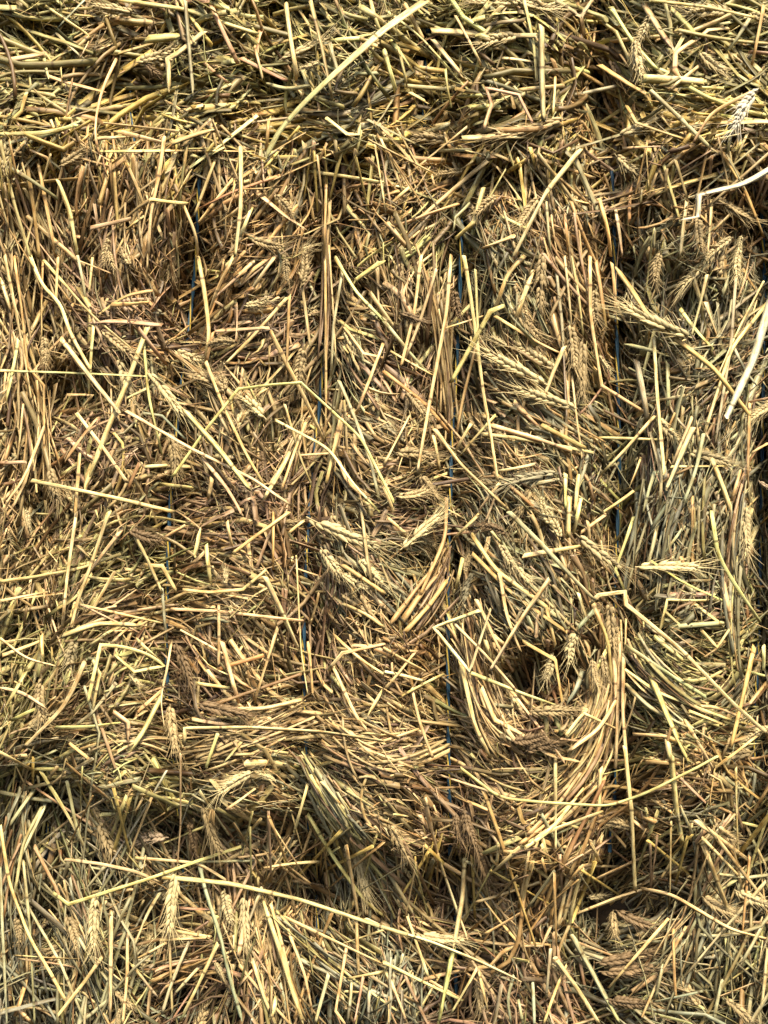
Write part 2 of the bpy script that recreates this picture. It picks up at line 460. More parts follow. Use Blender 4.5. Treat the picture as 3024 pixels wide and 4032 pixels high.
# ------------------------------------------------------------------ single stalks and ears that stand out
# one line each: colour, width, [+ lift], points on a 1659-unit-wide quarter of the face; '|' gives a loose thing its label
STALKS = {
'A': """
l22 520,0 800,40 1000,110 1110,145
g16 800,0 815,180 835,410 |upright grey green stalk at the top left, beside the yellow knee-bent straw
k26 885,135 760,240 725,255 730,390 |bright yellow stalk bent like a knee on the upper bale, beside a small pale ear
k34+14 1840,4 1659,130 1480,290 1330,430 1210,560 1150,680 |widest long yellow straw, slanting down across the front of the upper bale
y16 170,315 260,350 380,380 460,400
y14 505,250 440,390 415,500 410,600 430,670
k20+10 1040,640 1040,900 1015,1106 |long bright yellow stalk hanging straight down below the upper bale edge
y18 710,590 690,740 650,930 640,1106
k20 1110,500 960,620 800,740
g20 0,700 130,775 250,860
y16 0,610 60,880 130,1106
o18 540,690 590,800 625,900
y24 1090,815 1240,940 1320,990
y16 650,860 810,880
y16 1010,770 860,960
o16 1220,755 1000,830 860,900
l18 1340,0 1390,200 1440,450
y22 1235,20 1260,200 1285,340
y14 1100,200 1135,340
p20 1040,250 1240,350
l24 1430,180 1600,165
y18 1600,0 1620,90 1650,150
k11 540,655 880,650 1100,655
p20 910,20 970,150 1030,280
l36 630,170 790,155
y22 0,265 200,230
y28 60,280 150,290
l14 190,250 210,340
l14 255,250 270,370
k18 1410,510 1500,580 1550,580 1555,490
l18 890,400 960,385 1030,350
y14 160,0 380,150
e10 365,0 240,130
g14 240,140 380,270
k14 790,880 850,1020 855,1106
k18 1090,890 1040,1020
l16 1330,740 1659,790
l14 90,630 200,680 235,740
l16 250,780 300,900 335,1106
o18 110,670 145,900 170,1106
o16 160,680 240,1106
o16 490,690 500,850 510,1000
p18 390,985 565,945
l14 640,920 535,1000
o16 940,660 870,850 840,930
o14 810,620 790,780
o14 1410,760 1400,1106
o20 430,880 470,740
l18 0,580 200,575 330,540
y18 520,570 640,600 720,620
g20 140,600 280,560 350,520
l20 850,700 960,640
g18 1150,360 1230,390 1340,370
y24 740,620 920,560
y18 410,600 560,590
o18 1160,520 1150,650
""",
'B': """
k32 205,135 330,140 440,155 660,155 |broad flat bright yellow straw lying level near the top, right of the blue string
k26+10 680,110 680,300 690,520 |short flat bright yellow straw standing upright on the upper bale right of the middle
l16 605,0 650,200 660,350
y12 310,70 370,180 425,290
k12 0,40 150,150 285,300
y20 90,20 170,170
y20 210,170 340,330
l12 265,300 290,460
k16+10 430,560 465,450 440,380 580,410 640,530 |thin yellow stalk folded twice into an open square on the upper bale
y18 580,390 780,370
l14 60,200 100,380
l20 0,220 50,390
y16 110,400 190,445
y14 490,250 660,270
y12 740,320 730,490
l24 480,60 330,110
l20 980,30 1080,190 1180,300
y32 1120,10 1200,150 1250,210
l13+8 1150,0 1400,30 1600,75 |thin pale stalk crossing the top right corner
l30 1240,40 1350,160
o18 1640,30 1590,280
g18 1580,80 1480,230
y16 1380,270 1230,390
l36 1120,340 1380,355
y20 1330,180 1260,230 1255,300 1300,380
y16 1500,120 1400,130 1290,220
o22 930,280 1050,360 1140,410 1160,470
o16 1050,460 1090,530 1200,570 1330,610
g20+8 1150,390 1300,530 1430,660
o18+8 1600,395 1540,420 1410,490 1340,610 |tan stalk with one bend, next to the white ear near the right edge
y12 1030,640 1230,630
e9 1270,580 1275,700 1240,790
k22+14 845,650 700,830 560,1106 |long yellow straw slanting down leftwards from the upper seam, right of the middle
y14 660,680 800,730 910,770
y14 440,650 560,700 650,735
y10 770,850 890,880
w26+45 1720,700 1659,735 1560,795 1360,840 1355,935 1280,950 |white bleached straw bent into a step at the upper right edge
y18 1340,620 1180,760
o18 1659,640 1480,690 1330,760
o20 1659,690 1400,760 1150,840
o24 1500,740 1300,790 1130,850
o18 1659,770 1500,790 1380,760
o20+6 1460,660 1560,820 1640,1020
k24 430,810 390,960 310,1030
k12 0,790 110,815
y16 110,810 0,910
y24 10,960 100,1070
g14 370,880 310,940 300,1000
y20 560,1020 430,1070
o18 930,860 970,1000 980,1106
p16 1000,900 1030,1106
y18 1310,850 1290,1000 1280,1106
y14 1415,860 1400,1080
o16 780,930 800,1106
g14 700,870 720,1106
l14 500,930 620,990
g26 740,0 850,70 900,0
l20 30,170 120,300
k26 340,600 500,590 650,590
o20 470,560 660,560 770,530
""",
'C': """
k12+14 0,495 370,508 630,520 |thin yellow stalk lying level from the left edge of the middle bale
k22+16 265,360 380,510 510,670 |stout pale yellow stalk slanting down rightwards, above the golden ear at the left
y16+10 510,650 840,840 1090,960 1260,1080
k26+14 795,665 950,840 1080,1010 |stout yellow straw slanting down rightwards, just right of the golden ear at the left
l14+14 745,955 890,750 1030,575 1180,555 1300,548 1560,785 1659,980 1700,1060 |pale green stalk bent into a tall arch on the middle bale left of the middle
y20 855,0 880,130 905,330 890,450
y16 890,460 960,640 1060,850 1140,990
k18 1450,10 1540,160 1659,280
y20 1170,330 1250,490 1330,640 1400,800
k14+8 1190,710 1420,830 1530,990 1640,1106
o14 1250,170 1245,300 1240,450
y16 1240,180 1100,340 980,460
k22 1475,700 1440,850 1410,980
y22 640,300 560,520 460,760 365,1010
l14 620,370 640,600 700,860
y18 330,680 440,820 550,980
y16 345,840 335,980 325,1106
k18+10 135,970 330,1010 520,1050 750,1106 |yellow stalk lying nearly level at the left edge, below the arching pale green stalk
k16 80,360 50,520 20,650
o14 60,0 90,200 120,480 190,560 190,900
y16 0,90 50,250
y16 20,0 100,400 135,620
k18 130,0 180,130 260,200 300,330 390,490
o14 185,0 180,400
y14 250,10 240,250
y14 400,0 385,150
l14 190,20 400,260 590,420 640,480
y9 310,10 480,75
g14 335,0 370,180
p26 570,280 640,370 720,470
o16 660,150 540,170 430,250
k14 405,280 390,470 385,600
y15 190,740 110,950 20,1080
y10 100,640 85,800 75,880
y18 1010,0 940,140 905,240
y18 1100,20 920,190
y18 1190,0 1080,160
p18 925,325 1160,310
o14 890,470 920,330
y14 1305,130 1340,390
o14 1405,0 1410,600 1405,800
g14 1480,60 1440,300 1430,520
l22 1659,20 1530,110
y14 1490,310 1570,420 1659,440
k16 1659,370 1540,680
g16 1465,540 1530,690 1600,880 1640,1060
k22 1250,850 1200,950 1140,1050
y12 1230,640 1300,880 1350,1000
k16 630,910 720,905
y20 915,960 900,1040
l16 690,985 830,1000
b16 600,900 550,1010
y12 270,640 290,600 400,600 360,650
k14 680,550 540,620
y18 870,870 980,1000 1040,1106
e14 620,680 700,690 800,790
p18 0,895 110,890
y20 440,820 360,1010
y16 280,890 420,700
y16 1320,720 1220,1000
p22 700,300 500,280 380,290
o18 480,210 640,200
""",
'D': """
k18+10 345,0 370,150 395,330 430,600 460,760 490,970 |long thin pale stalk hanging down the middle bale just right of the middle string
l12 395,60 410,430 440,700
k20 610,0 540,60 480,230
l22+18 515,218 460,240 290,545 |pale green flat straw with a short hook at its top, crossing the middle string
k22 645,60 560,300
y16 160,0 130,250 75,470
y14 225,60 150,300 80,470
k8 240,320 440,255
y18+8 290,0 270,250 200,620 145,930
o14 400,380 340,620 310,780
o22+12 1000,50 1080,160 1150,280 1210,320 1430,490 1580,690 |long tan stalk running down rightwards behind the big pale ear at the right
k17+8 1165,350 1180,600 1210,940 |straight bright yellow stalk hanging below the big pale ear at the right
w34+60 1690,130 1659,230 1600,440 1480,695 |broad pale green white leaf blade standing out at the right edge
y20 1390,200 1440,350
l18 1280,230 1420,400
y14+14 1395,80 1330,340
k12 1640,110 1530,320 1450,500
g16 1520,90 1500,380 1430,820
l18 1659,200 1500,400 1420,650 1380,780
y16+8 890,0 890,250 930,500 940,560 1150,690
y12 780,0 800,180 810,300
y12 810,0 845,200 860,350
o18 915,20 960,310
o16 985,30 1000,240
g14 740,20 770,300 790,700
y14 790,500 800,700
k10 810,500 855,870
y20+10 780,390 740,480 695,600 |flat cut straw standing on the pale ears right of the middle string
y14 480,260 640,360 760,420
l16 430,770 600,790 905,850
y24 450,730 690,800 850,860
y24 560,630 680,750
o20 680,730 870,830
y18+6 220,750 330,900 540,1100
k16 215,780 240,920
y14 380,720 310,840
l14 480,690 330,860
k16 650,900 490,930
g26 1090,450 1130,650 1140,720
g20 1225,460 1230,680
g14 1385,590 1150,630
l14 930,785 1210,795
y15+6 1170,690 1030,850 920,960
k26+10 1335,740 1280,870 1220,1010 |stout yellow cut stalk leaning right, below the big pale ear and its long tan stalk
y16 1330,700 1240,920
k24 1390,830 1450,960 1500,1106
k12 1240,910 1530,905
g18+6 1380,770 1350,920 1280,1106
k20 785,940 785,1090
k20 840,950 825,1106
k16 1080,1015 950,1106
y14 1110,870 1060,1000
y16 1540,930 1500,1060
y12 10,400 220,520
g16 0,280 200,520
o18 0,500 180,640 280,760
k12 0,900 110,690
k18 0,1000 40,1106
y14 500,980 410,1100
g20 1170,930 1120,1106
g16 1150,760 1200,950 1190,1106
o14 1580,640 1570,1000
y12 1659,810 1590,850
g18 1040,380 1200,420
e14 1500,370 1560,500 1610,560
g16 620,990 780,960
""",
'E': """
k15+8 330,0 290,280 270,490
k20+10 470,0 400,210 330,400 310,490 |long yellow stalk rising rightwards at the left of the middle bale
y18 540,60 430,200 330,330
l14 0,300 120,285 350,245 520,180
y14 0,385 200,345
k18 580,100 640,210 700,350
y20 625,230 700,235 760,340
k15 790,335 900,350 1050,335 1150,250
y15+6 740,420 960,430 1200,460 1310,470
k25+12 1145,280 1220,440 1295,600 |thick yellow straw tapering upwards, left of the second string from the left
y12 320,395 520,440 700,480
p10+8 350,400 480,465 600,520
y24+8 270,535 430,480 600,490 |flat yellow straw lying nearly level at the left, above the folded pale loop
l16+14 380,820 410,680 435,575 530,580 660,620 710,665 580,690 500,620 |pale stalk folded four times into a loop at the left of the middle bale
k20+10 365,650 320,760 270,850 100,1020 |yellow straw rising rightwards towards the folded loop from the lower left
y16 180,530 185,620
k12+8 0,545 110,635 240,665 |thin pale stalk with one bend at the left edge, beside the folded loop
y14 945,400 945,660
k22+6 960,560 1000,720 1030,820
y16 1200,500 1130,720 1100,820
o20 1140,620 940,680
k16 845,740 990,760
k10 780,510 960,610
k20 865,70 840,190
l18 890,140 910,310
y16 800,60 700,115
y16 1250,0 1110,100 1010,175
o14 1180,0 1180,250
y15+8 740,560 720,690 690,800 710,930
o16 700,770 600,860
l24 700,790 620,950 550,1050
l16 240,930 380,930 520,910
l16 50,900 180,840
k17+12 795,1000 800,935 1080,930 1400,950 1659,990 |long level pale stalk hooked at its left end, crossing the second string from the left
y14 1060,970 970,1080
l16 940,960 890,1106
y18 830,895 1000,920
y18 1310,810 1150,850 870,850
y8+8 1280,190 1300,600 1330,790
o16 1330,560 1350,780
y14 1440,530 1560,640 1659,700
y16 1440,670 1540,890 1580,950
y14 1480,395 1600,450 1659,500
y16 1659,760 1590,880
p24 470,850 550,910 555,990
g16 500,740 400,870 330,920
y16 300,1000 400,1080
y18 10,620 170,560
l18 110,690 20,850
y18 0,760 100,780 200,850
y16 400,640 430,700 390,900
k16 1420,680 1480,610 1659,570
y16 1310,40 1250,90
e14 700,330 720,560
o18 1480,230 1659,350
y15 980,40 1010,170
l16 590,550 700,650
b16 930,830 1300,700
""",
'F': """
g20+12 540,0 700,160 830,300 910,380 |long green grey stalk slanting down rightwards to the golden bent stalk at the right
y14 420,0 300,120
o18+8 270,-60 265,120 200,260 140,400
y15 10,20 100,100
k24 800,-70 795,110
k20 850,-60 820,90
y16 960,10 850,90
y14 880,40 890,130
y22 600,190 840,150
k16+16 415,425 215,500 370,690 460,420 |yellow stalk folded into a sharp zigzag right of the middle string
l16+8 375,695 560,770 755,840
y14+6 300,480 450,630 620,830
k20+12 715,290 600,450 455,690 |pale yellow stalk leaning right at the right of the folded zigzag stalk
k14 840,350 880,480
k18+14 895,390 930,360 1040,345 1045,400 1170,500 1290,600 1500,820 1659,960 |golden stalk bent like a table edge, its tan end running down to the right edge
l12 1150,210 1300,310 1470,385
l18+6 1415,0 1440,180 1500,290 1625,475
l16 1190,520 1225,380 1330,385 1460,380
k15 1320,380 1465,490
g26 1230,500 1480,480
k14 1370,510 1440,585 1490,510
y22 1460,280 1500,480
o22+6 1600,580 1550,800 1500,1010
k16 1640,580 1640,680
k18 340,200 310,330
y18 500,270 530,450 590,600
y20 380,100 480,250 700,410 740,580
o18 380,180 560,360 790,520
o16+8 600,560 740,640 770,820
e30 860,690 830,780 790,830
e20 905,430 840,500
o20 900,390 970,560 985,760
y18 990,600 1000,800
y18 1020,560 1010,850 1000,1106
y18 1035,630 1030,850 1050,1106
k14 860,870 1020,945
k16 880,850 790,960
y20 420,760 480,900 600,960 700,1050 850,1080
y18 1000,820 930,940 800,1030
y20 330,640 390,920 460,1060
l26 1150,700 1210,850 1260,960 1330,1106
k28+6 1220,945 1240,1106
k20 1170,540 1290,640
g18 1050,580 1200,680 1390,800
g18 1040,740 1150,850 1350,950
l14 1040,680 1180,780 1500,900
k12 1320,860 1470,920
y16 1330,840 1430,840 1550,890
y15 1075,960 1230,970
y15 0,590 180,690
k15 0,690 170,730
y15 260,700 50,810
k15 0,990 170,930
y14 120,760 150,900 210,1060
k15 0,770 130,610
o26 60,500 160,350 240,260
o22 90,520 200,400 270,300
o22 30,480 150,320 220,240
y16 400,380 520,640
l16 1080,20 1000,250 1040,340
g16 1180,60 1130,260
g14 1300,60 1200,200
y16 1180,960 1330,1000
o20 1130,1080 1300,1090
k18 980,560 900,720
y15 540,760 780,1080
y16 1300,900 1420,1106
y14 1659,930 1430,1106
""",
'G': """
y10+30 780,-60 780,250 765,430 |thin pale stem hanging straight down with a pale ear at its foot, lower left
l17+14 230,540 295,590 480,530 640,480 860,400 1040,340 |pale stalk rising rightwards at the left of the lower bale behind the hanging pale ear
y16+8 280,395 440,415 600,450 700,500
l16+6 540,385 860,410 1000,500
l22+12 700,470 1000,500 1300,570 1659,690 1760,720 |long pale green double stalk sloping gently down rightwards across the lower bale
k14+6 1380,405 1260,412 1140,432
g12 1140,400 850,405
y15 100,50 300,185 460,290
e10 720,10 600,220 460,440 430,560
l18+8 0,250 40,500 130,740 210,870 280,1000 |long green stalk curving down along the left edge of the lower bale
g14 110,580 260,840 370,1106
g16 0,430 15,800 30,1106
g14 100,400 130,700 150,1106
p16 150,340 220,480 260,540 265,600
y22+6 480,610 478,850 475,1106
y16 550,690 550,900 530,1106
g14 690,540 640,620 560,820
e24+8 860,400 880,510 950,720 990,900 1045,1090 |grey green stalk with dark joints hanging below the hanging pale ear to its right
k12 690,745 890,735
k16 760,705 910,730
k18+8 460,790 250,1070
y14 570,850 680,990
y14 720,755 580,830
k18+6 940,760 860,930 780,1090
g18 820,740 740,930 700,1060
y16 870,850 760,970
y14 730,700 740,940 745,1060
k11 60,810 360,825
k11 80,825 320,860
y19+8 1220,640 1430,740 1659,850
k22+6 1130,560 1210,790 1310,1106
y20 1090,830 1140,990 1190,1106
y16 1170,590 1250,900
y22 1030,810 1080,560
k26 1195,990 1160,1106
y16 1540,650 1550,910
g18 1420,890 1360,1106
y16 1500,760 1450,1050 1490,1106
k12 1490,965 1550,970
l16 1340,30 1450,220 1659,480
k16 1390,60 1560,270 1659,400
l18+4 1330,200 1450,400 1580,580 1659,640
k14+6 1330,70 1270,280
y18 70,1035 140,1106
g16 860,100 990,290
k14 980,180 1100,90
l20 180,20 290,200 370,350
g18 290,60 330,260 380,380
g18 200,150 130,300 70,420
g16 180,170 100,320 60,560
g20 150,90 30,260
l20 440,200 640,205
p14 760,605 920,610
k12 1659,700 1480,760
y14 1340,500 1240,420
g16 1130,520 1060,700
y18 1240,690 1320,900 1350,1060
g16 1520,920 1500,1106
p14 1570,900 1530,1106
g16 1600,920 1590,1106
y14 1659,880 1500,910
""",
'H': """
y18+8 175,130 230,370 310,600 360,740 |tan stalk with a dark joint hanging down into the lower bale right of the middle
k24+12 350,390 340,560 300,780 |broad pale yellow straw standing upright in the lower bale right of the middle
l24+4 300,780 265,950 235,1106
k16+10 -80,650 0,690 200,750 400,830 590,920 |yellow stalk sloping down rightwards at the foot of the broad upright straw
y16 0,840 180,930 340,1005
k26 0,870 90,1080
o18+10 430,100 500,300 570,520 655,770 |long tan stalk slanting steeply down the lower right, left of a tan bundle
y18 550,370 680,450 770,525
l14+20 330,0 500,130 700,150 970,165 1130,110 1350,0 1440,-50 |pale stalk bowed upwards at its right end across the bottom of the middle bale
k18+10 1040,-90 1070,200 1085,530 |long straight yellow stalk hanging in front of the lower right seam
k24+10 1240,-60 1265,200 1290,330 |broad bright yellow stalk hanging above the bottom seam at the lower right
k14 1520,0 1530,370
l14 1280,340 1200,470
o15 1290,340 1380,370
k24 1240,455 1330,420
y15+4 880,495 1150,370 1290,300
k14 395,580 680,490
y14 430,720 600,620
k12 820,635 1000,560 1130,520
y18+4 1110,520 1240,545 1500,700 1659,740
y16+4 1230,650 1100,800 970,950
o12 1580,380 1545,740
k20+8 740,820 840,960 930,1106 |bright stalk slanting down to the bottom edge, left of a grey green one
g26+6 810,720 920,920 1020,1106 |stout grey green stalk slanting down to the bottom edge right of the middle
y16 790,850 740,960 690,1106
y14 400,870 290,1060
y14 410,880 450,1050
o12 600,780 400,530
g22 0,420 130,640
y18 740,-60 740,350
k20 935,0 930,190
o24 590,330 760,200 900,60
o22 640,320 800,200 960,40
k20 610,345 720,270 860,90
k20 580,350 720,270 940,190
o20 620,290 760,150 850,20
k18 680,330 720,410
y18 670,250 715,410
o18 720,660 740,520 770,440
y18 750,690 780,540 800,440
y18 770,680 800,560 830,440
o18 690,620 720,520 760,430
y18 800,690 820,560 860,430
o18 650,600 700,510 760,450
k14 40,200 105,210
y15 1560,240 1659,440
l14 1540,235 1659,265
g16 1659,480 1450,720 1300,900
g16 1530,870 1659,640
y16 1659,780 1630,1050
o16 1250,700 1260,1000
g18 1210,830 1170,1000
g16 1460,920 1420,1106
b22 760,440 880,200 950,60
b20 830,430 900,250 960,100
y16 1080,230 1240,350
p14 1250,10 1390,150
o14 870,270 600,180
l14 1140,330 1300,230
e14 680,200 740,310 830,490
y14 190,900 100,640
y14 200,920 340,1000
g14 560,900 530,1000 550,1106
g14 580,1000 600,1106
e16 640,900 650,1106
g16 720,780 700,1000
""",
}
# colour, base of the ear x,y, tip x,y; '|' labels a loose one
EARS = {
'A': """y 590,60 400,25
y 600,268 770,195
b 630,275 690,320
y 1220,255 1430,160
y 1380,270 1300,295
o 262,715 372,640
o 1190,840 1265,935
o 1090,1035 1225,1065
o 470,1030 450,1140""",
'B': """y 590,15 350,15
y 590,15 775,40
y 580,155 410,195
y 1150,70 1090,190
y 1085,180 1115,340
y 1500,55 1310,65
y 1580,60 1680,95
y 1365,230 1480,315
y 1010,590 1210,480
o 770,520 470,590
y 1000,670 1110,750
o 345,740 230,755
o 665,860 580,990
o 485,850 395,930
o 1430,860 1590,955
o 1355,945 1370,1080
y 1500,1030 1390,1120
k 1545,1020 1535,1110
w+40 1610,390 1515,560 |bleached white wheat ear hanging from a bent stem at the upper right edge""",
'C': """k+16 645,505 790,695 |golden bristly wheat ear lying at the left of the middle bale
o 1300,130 1315,-20
o 1235,10 1240,110
o 985,590 830,500
o 970,590 950,500
k 1145,700 1030,595
o 445,330 575,435
o 192,350 195,475
o 215,910 255,1065
o 735,760 755,950
y 1060,215 1160,185
o 1020,375 900,385
o 1310,400 1290,560
o 470,-20 500,60
y 1490,330 1545,410
o 560,40 520,-40""",
'D': """k+26 1312,348 1020,205 |large pale bristly wheat ear lying at the upper right, above a long tan stalk
k+14 690,550 430,405 |upper of the two large golden ears side by side right of the middle string
k+14 820,655 570,570 |lower of the two large golden ears side by side right of the middle string
y 740,490 575,380
y 530,390 430,345
o 685,-10 675,230
o 912,150 920,290
o 802,300 825,490
o 858,370 860,620
y 1430,-10 1280,140
o 1190,-10 1170,120
k 1535,-30 1527,95
y 1180,700 1275,795
y 1320,850 1510,905
b 305,150 330,270
b 75,250 190,290
y 930,430 980,500
g 740,940 500,990
o 160,950 240,1060
k 715,1160 680,1040
o 60,1040 190,1010
p 1620,970 1670,1000
o 60,850 220,870
o 100,590 180,690""",
'E': """o 180,720 185,905
b 760,570 825,765
b+10 865,830 1090,885 |dark brown plaited wheat ear lying level above the long hooked pale stalk
o 735,840 760,1030
y 975,310 975,240
k+10 1340,30 1640,150 |long golden ear slanting down rightwards between the second and third strings
y 1390,160 1480,290
y 1480,270 1590,330
k 1555,205 1650,310
y 560,700 610,750
b 560,80 700,120
y 115,-10 125,70""",
'F': """k+10 80,155 255,5 |golden wheat ear rising rightwards just left of the middle string
k 760,110 700,-10
y+8 835,100 1025,240 |tan wheat ear slanting down rightwards, just left of the pale level ear
k+8 1100,237 1375,243 |pale wheat ear lying level near the right edge of the middle bale
y 1565,-20 1572,185
b 530,90 410,60
y 500,140 560,250
y 570,230 640,300
o 350,260 370,180
y 730,615 690,735
k 832,505 800,665
o 640,860 830,860
o 975,400 990,600
o 945,620 960,720
y 1659,930 1560,990
b 560,990 700,960
b 620,1030 760,1000
o 900,640 930,760""",
'G': """k+30 765,430 735,710 |pale ear hanging by a thin straight stem in front of the lower bale
o+6 880,170 955,370 |brown plaited wheat ear hanging under the middle bale, right of the hanging pale ear
y 970,530 1000,670
k 412,560 408,785
o 290,640 335,790
o 425,225 510,395
b 820,240 840,360
y 1055,560 1070,790
y 1535,335 1590,565
o 1490,340 1510,430
y 930,840 965,910
p 720,300 580,315
k 1085,20 935,115
k 1190,60 1120,30
o 500,970 570,1040
o 520,1040 510,1106
o 400,160 450,240
o 70,650 80,760""",
'H': """o 25,240 105,395
b 350,180 400,330
b 310,210 350,330
y 140,715 345,740
o 1380,560 1520,630
b 930,840 1180,790
b 940,880 1160,850
b 1010,620 1180,690
y 880,560 960,550
o 1480,1000 1590,1106
o 1440,260 1520,310
y 1520,530 1659,590
b 970,1000 1150,1020
b 400,340 460,500
y 720,840 790,890
o 990,620 1000,730""",
}

# ------------------------------------------------------------------ the three bales
TILE = {k: ((i % 2) * 1512.0, (i // 2) * 1008.0) for i, k in enumerate('ABCDEFGH')}
TS = 1512.0 / 1659.0

BALE_BASE = []
zs1, zs2 = ZC + (2016 - 610) * S, ZC + (2016 - 3250) * S
b_low = empty('straw_bale', (0, 0.10, zs2 - 0.90))
b_mid = empty('straw_bale', (0, 0.06, zs2 + 0.005))
b_top = empty('straw_bale', (0, 0.02, zs1 + 0.005))
BALES = [b_top, b_mid, b_low]
GRP = 'straw bales stacked in a wall'
tag(b_top, 'top straw bale of the stack, its greenish lower edge jutting out over the middle bale', 'straw bale', GRP)
tag(b_mid, 'middle straw bale of the stack, seen whole between the two dark seams', 'straw bale', GRP)
tag(b_low, 'lowest straw bale of the stack, set back under the bottom seam', 'straw bale', GRP)

def bale_core(bale, idx):
    """pressed body of a bale: a block whose front follows the face a few centimetres behind the outer straw"""
    nx, nz = 81, 41
    X = np.linspace(-1100, 4124, nx)
    if idx == 0:
        ytop = np.full(nx, 610 - 0.90 / S); ybot = seam1(X) - 14
    elif idx == 1:
        ytop = seam1(X) + 6; ybot = seam2(X) - 14
    else:
        ytop = seam2(X) + 6; ybot = np.full(nx, 3250 + 0.88 / S)
    v = np.linspace(0, 1, nz)[:, None]
    Y = ytop[None] * (1 - v) + ybot[None] * v
    XX = np.repeat(X[None], nz, 0)
    bl = H(XX, np.clip(Y, (ytop + 8)[None], (ybot - 8)[None]))
    d = bl - 0.085
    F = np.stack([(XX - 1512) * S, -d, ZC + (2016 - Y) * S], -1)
    Bk = F.copy(); Bk[..., 1] = 0.55
    loc = np.array(bale.location)
    V = np.concatenate([F.reshape(-1, 3), Bk.reshape(-1, 3)]) - loc
    q = []
    n0 = nx * nz
    for j in range(nz - 1):
        for i in range(nx - 1):
            a = j * nx + i
            q.append((a, a + nx, a + nx + 1, a + 1))
            q.append((n0 + a, n0 + a + 1, n0 + a + nx + 1, n0 + a + nx))
    for i in range(nx - 1):
        q.append((i, i + 1, n0 + i + 1, n0 + i))
        a = (nz - 1) * nx + i
        q.append((a, n0 + a, n0 + a + 1, a + 1))
    for j in range(nz - 1):
        a = j * nx
        q.append((a, n0 + a, n0 + a + nx, a + nx))
        a = j * nx + nx - 1
        q.append((a, a + nx, n0 + a + nx, n0 + a))
    me = bpy.data.meshes.new('pressed_body')
    me.from_pydata([tuple(p) for p in V], [], q)
    for p in me.polygons: p.use_smooth = True
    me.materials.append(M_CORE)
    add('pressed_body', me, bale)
for i, b in enumerate(BALES):
    bale_core(b, i)

# ------------------------------------------------------------------ strings
def tube_np(path, rad, K=6):
    t = np.gradient(path, axis=0)
    t /= np.linalg.norm(t, axis=1, keepdims=True)
    s = np.cross(t, np.array([0, -1.0, 0])); s /= np.linalg.norm(s, axis=1, keepdims=True)
    n = np.cross(s, t)
    a = np.arange(K) * 2 * math.pi / K
    V = path[:, None, :] + rad * (s[:, None, :] * np.cos(a)[None, :, None] + n[:, None, :] * np.sin(a)[None, :, None])
    R = len(path)
    q = [(r * K + k, r * K + (k + 1) % K, (r + 1) * K + (k + 1) % K, (r + 1) * K + k) for r in range(R - 1) for k in range(K)]
    return V.reshape(-1, 3), q, s, n

def mesh_from(name, V, F, mat):
    me = bpy.data.meshes.new(name)
    me.from_pydata([tuple(map(float, p)) for p in V], [], F)
    for p in me.polygons: p.use_smooth = True
    me.materials.append(mat)
    return me

def make_twine(bale, pts, lift):
    p = np.array(pts, float) * Q
    y = np.linspace(p[0, 1], p[-1, 1], 260)
    x = np.interp(y, p[:, 1], p[:, 0])
    ker = np.ones(15) / 15
    x = np.convolve(np.pad(x, 7, 'edge'), ker, 'valid')
    d = H(x, y)
    d = np.convolve(np.pad(d, 20, 'edge'), np.ones(41) / 41, 'valid') + lift
    c = W(x, y, d)
    base = c[-1].copy()
    t = empty('twine', tuple(base - np.array(bale.location)))
    t.parent = bale
    tg = np.gradient(c, axis=0); tg /= np.linalg.norm(tg, axis=1, keepdims=True)
    s = np.cross(tg, np.array([0, -1.0, 0])); s /= np.linalg.norm(s, axis=1, keepdims=True)
    n = np.cross(s, tg)
    L = np.concatenate([[0], np.cumsum(np.linalg.norm(np.diff(c, axis=0), axis=1))])
    for k, (mat, nm, r) in enumerate(((M_BLUE, 'blue_strand', .0019), (M_BLUE, 'blue_strand', .0019), (M_YEL, 'yellow_strand', .0013))):
        ph = L * 2 * math.pi / 0.085 + k * 2.1 + 0.8 * np.sin(L * 9)
        pth = c + 0.0013 * (s * np.cos(ph)[:, None] + n * np.sin(ph)[:, None]) - base
        V, q, _, _ = tube_np(pth, r)
        add(nm, mesh_from(nm, V, q, mat), t)
LIFT = [.002, .004, -.010, -.014, -.012, .010, .005, .014, .008, .000, -.014, -.014, -.010, -.012, -.014]
for (b, pts), lf in zip(TWINES, LIFT):
    make_twine(BALES[b], pts, lf)

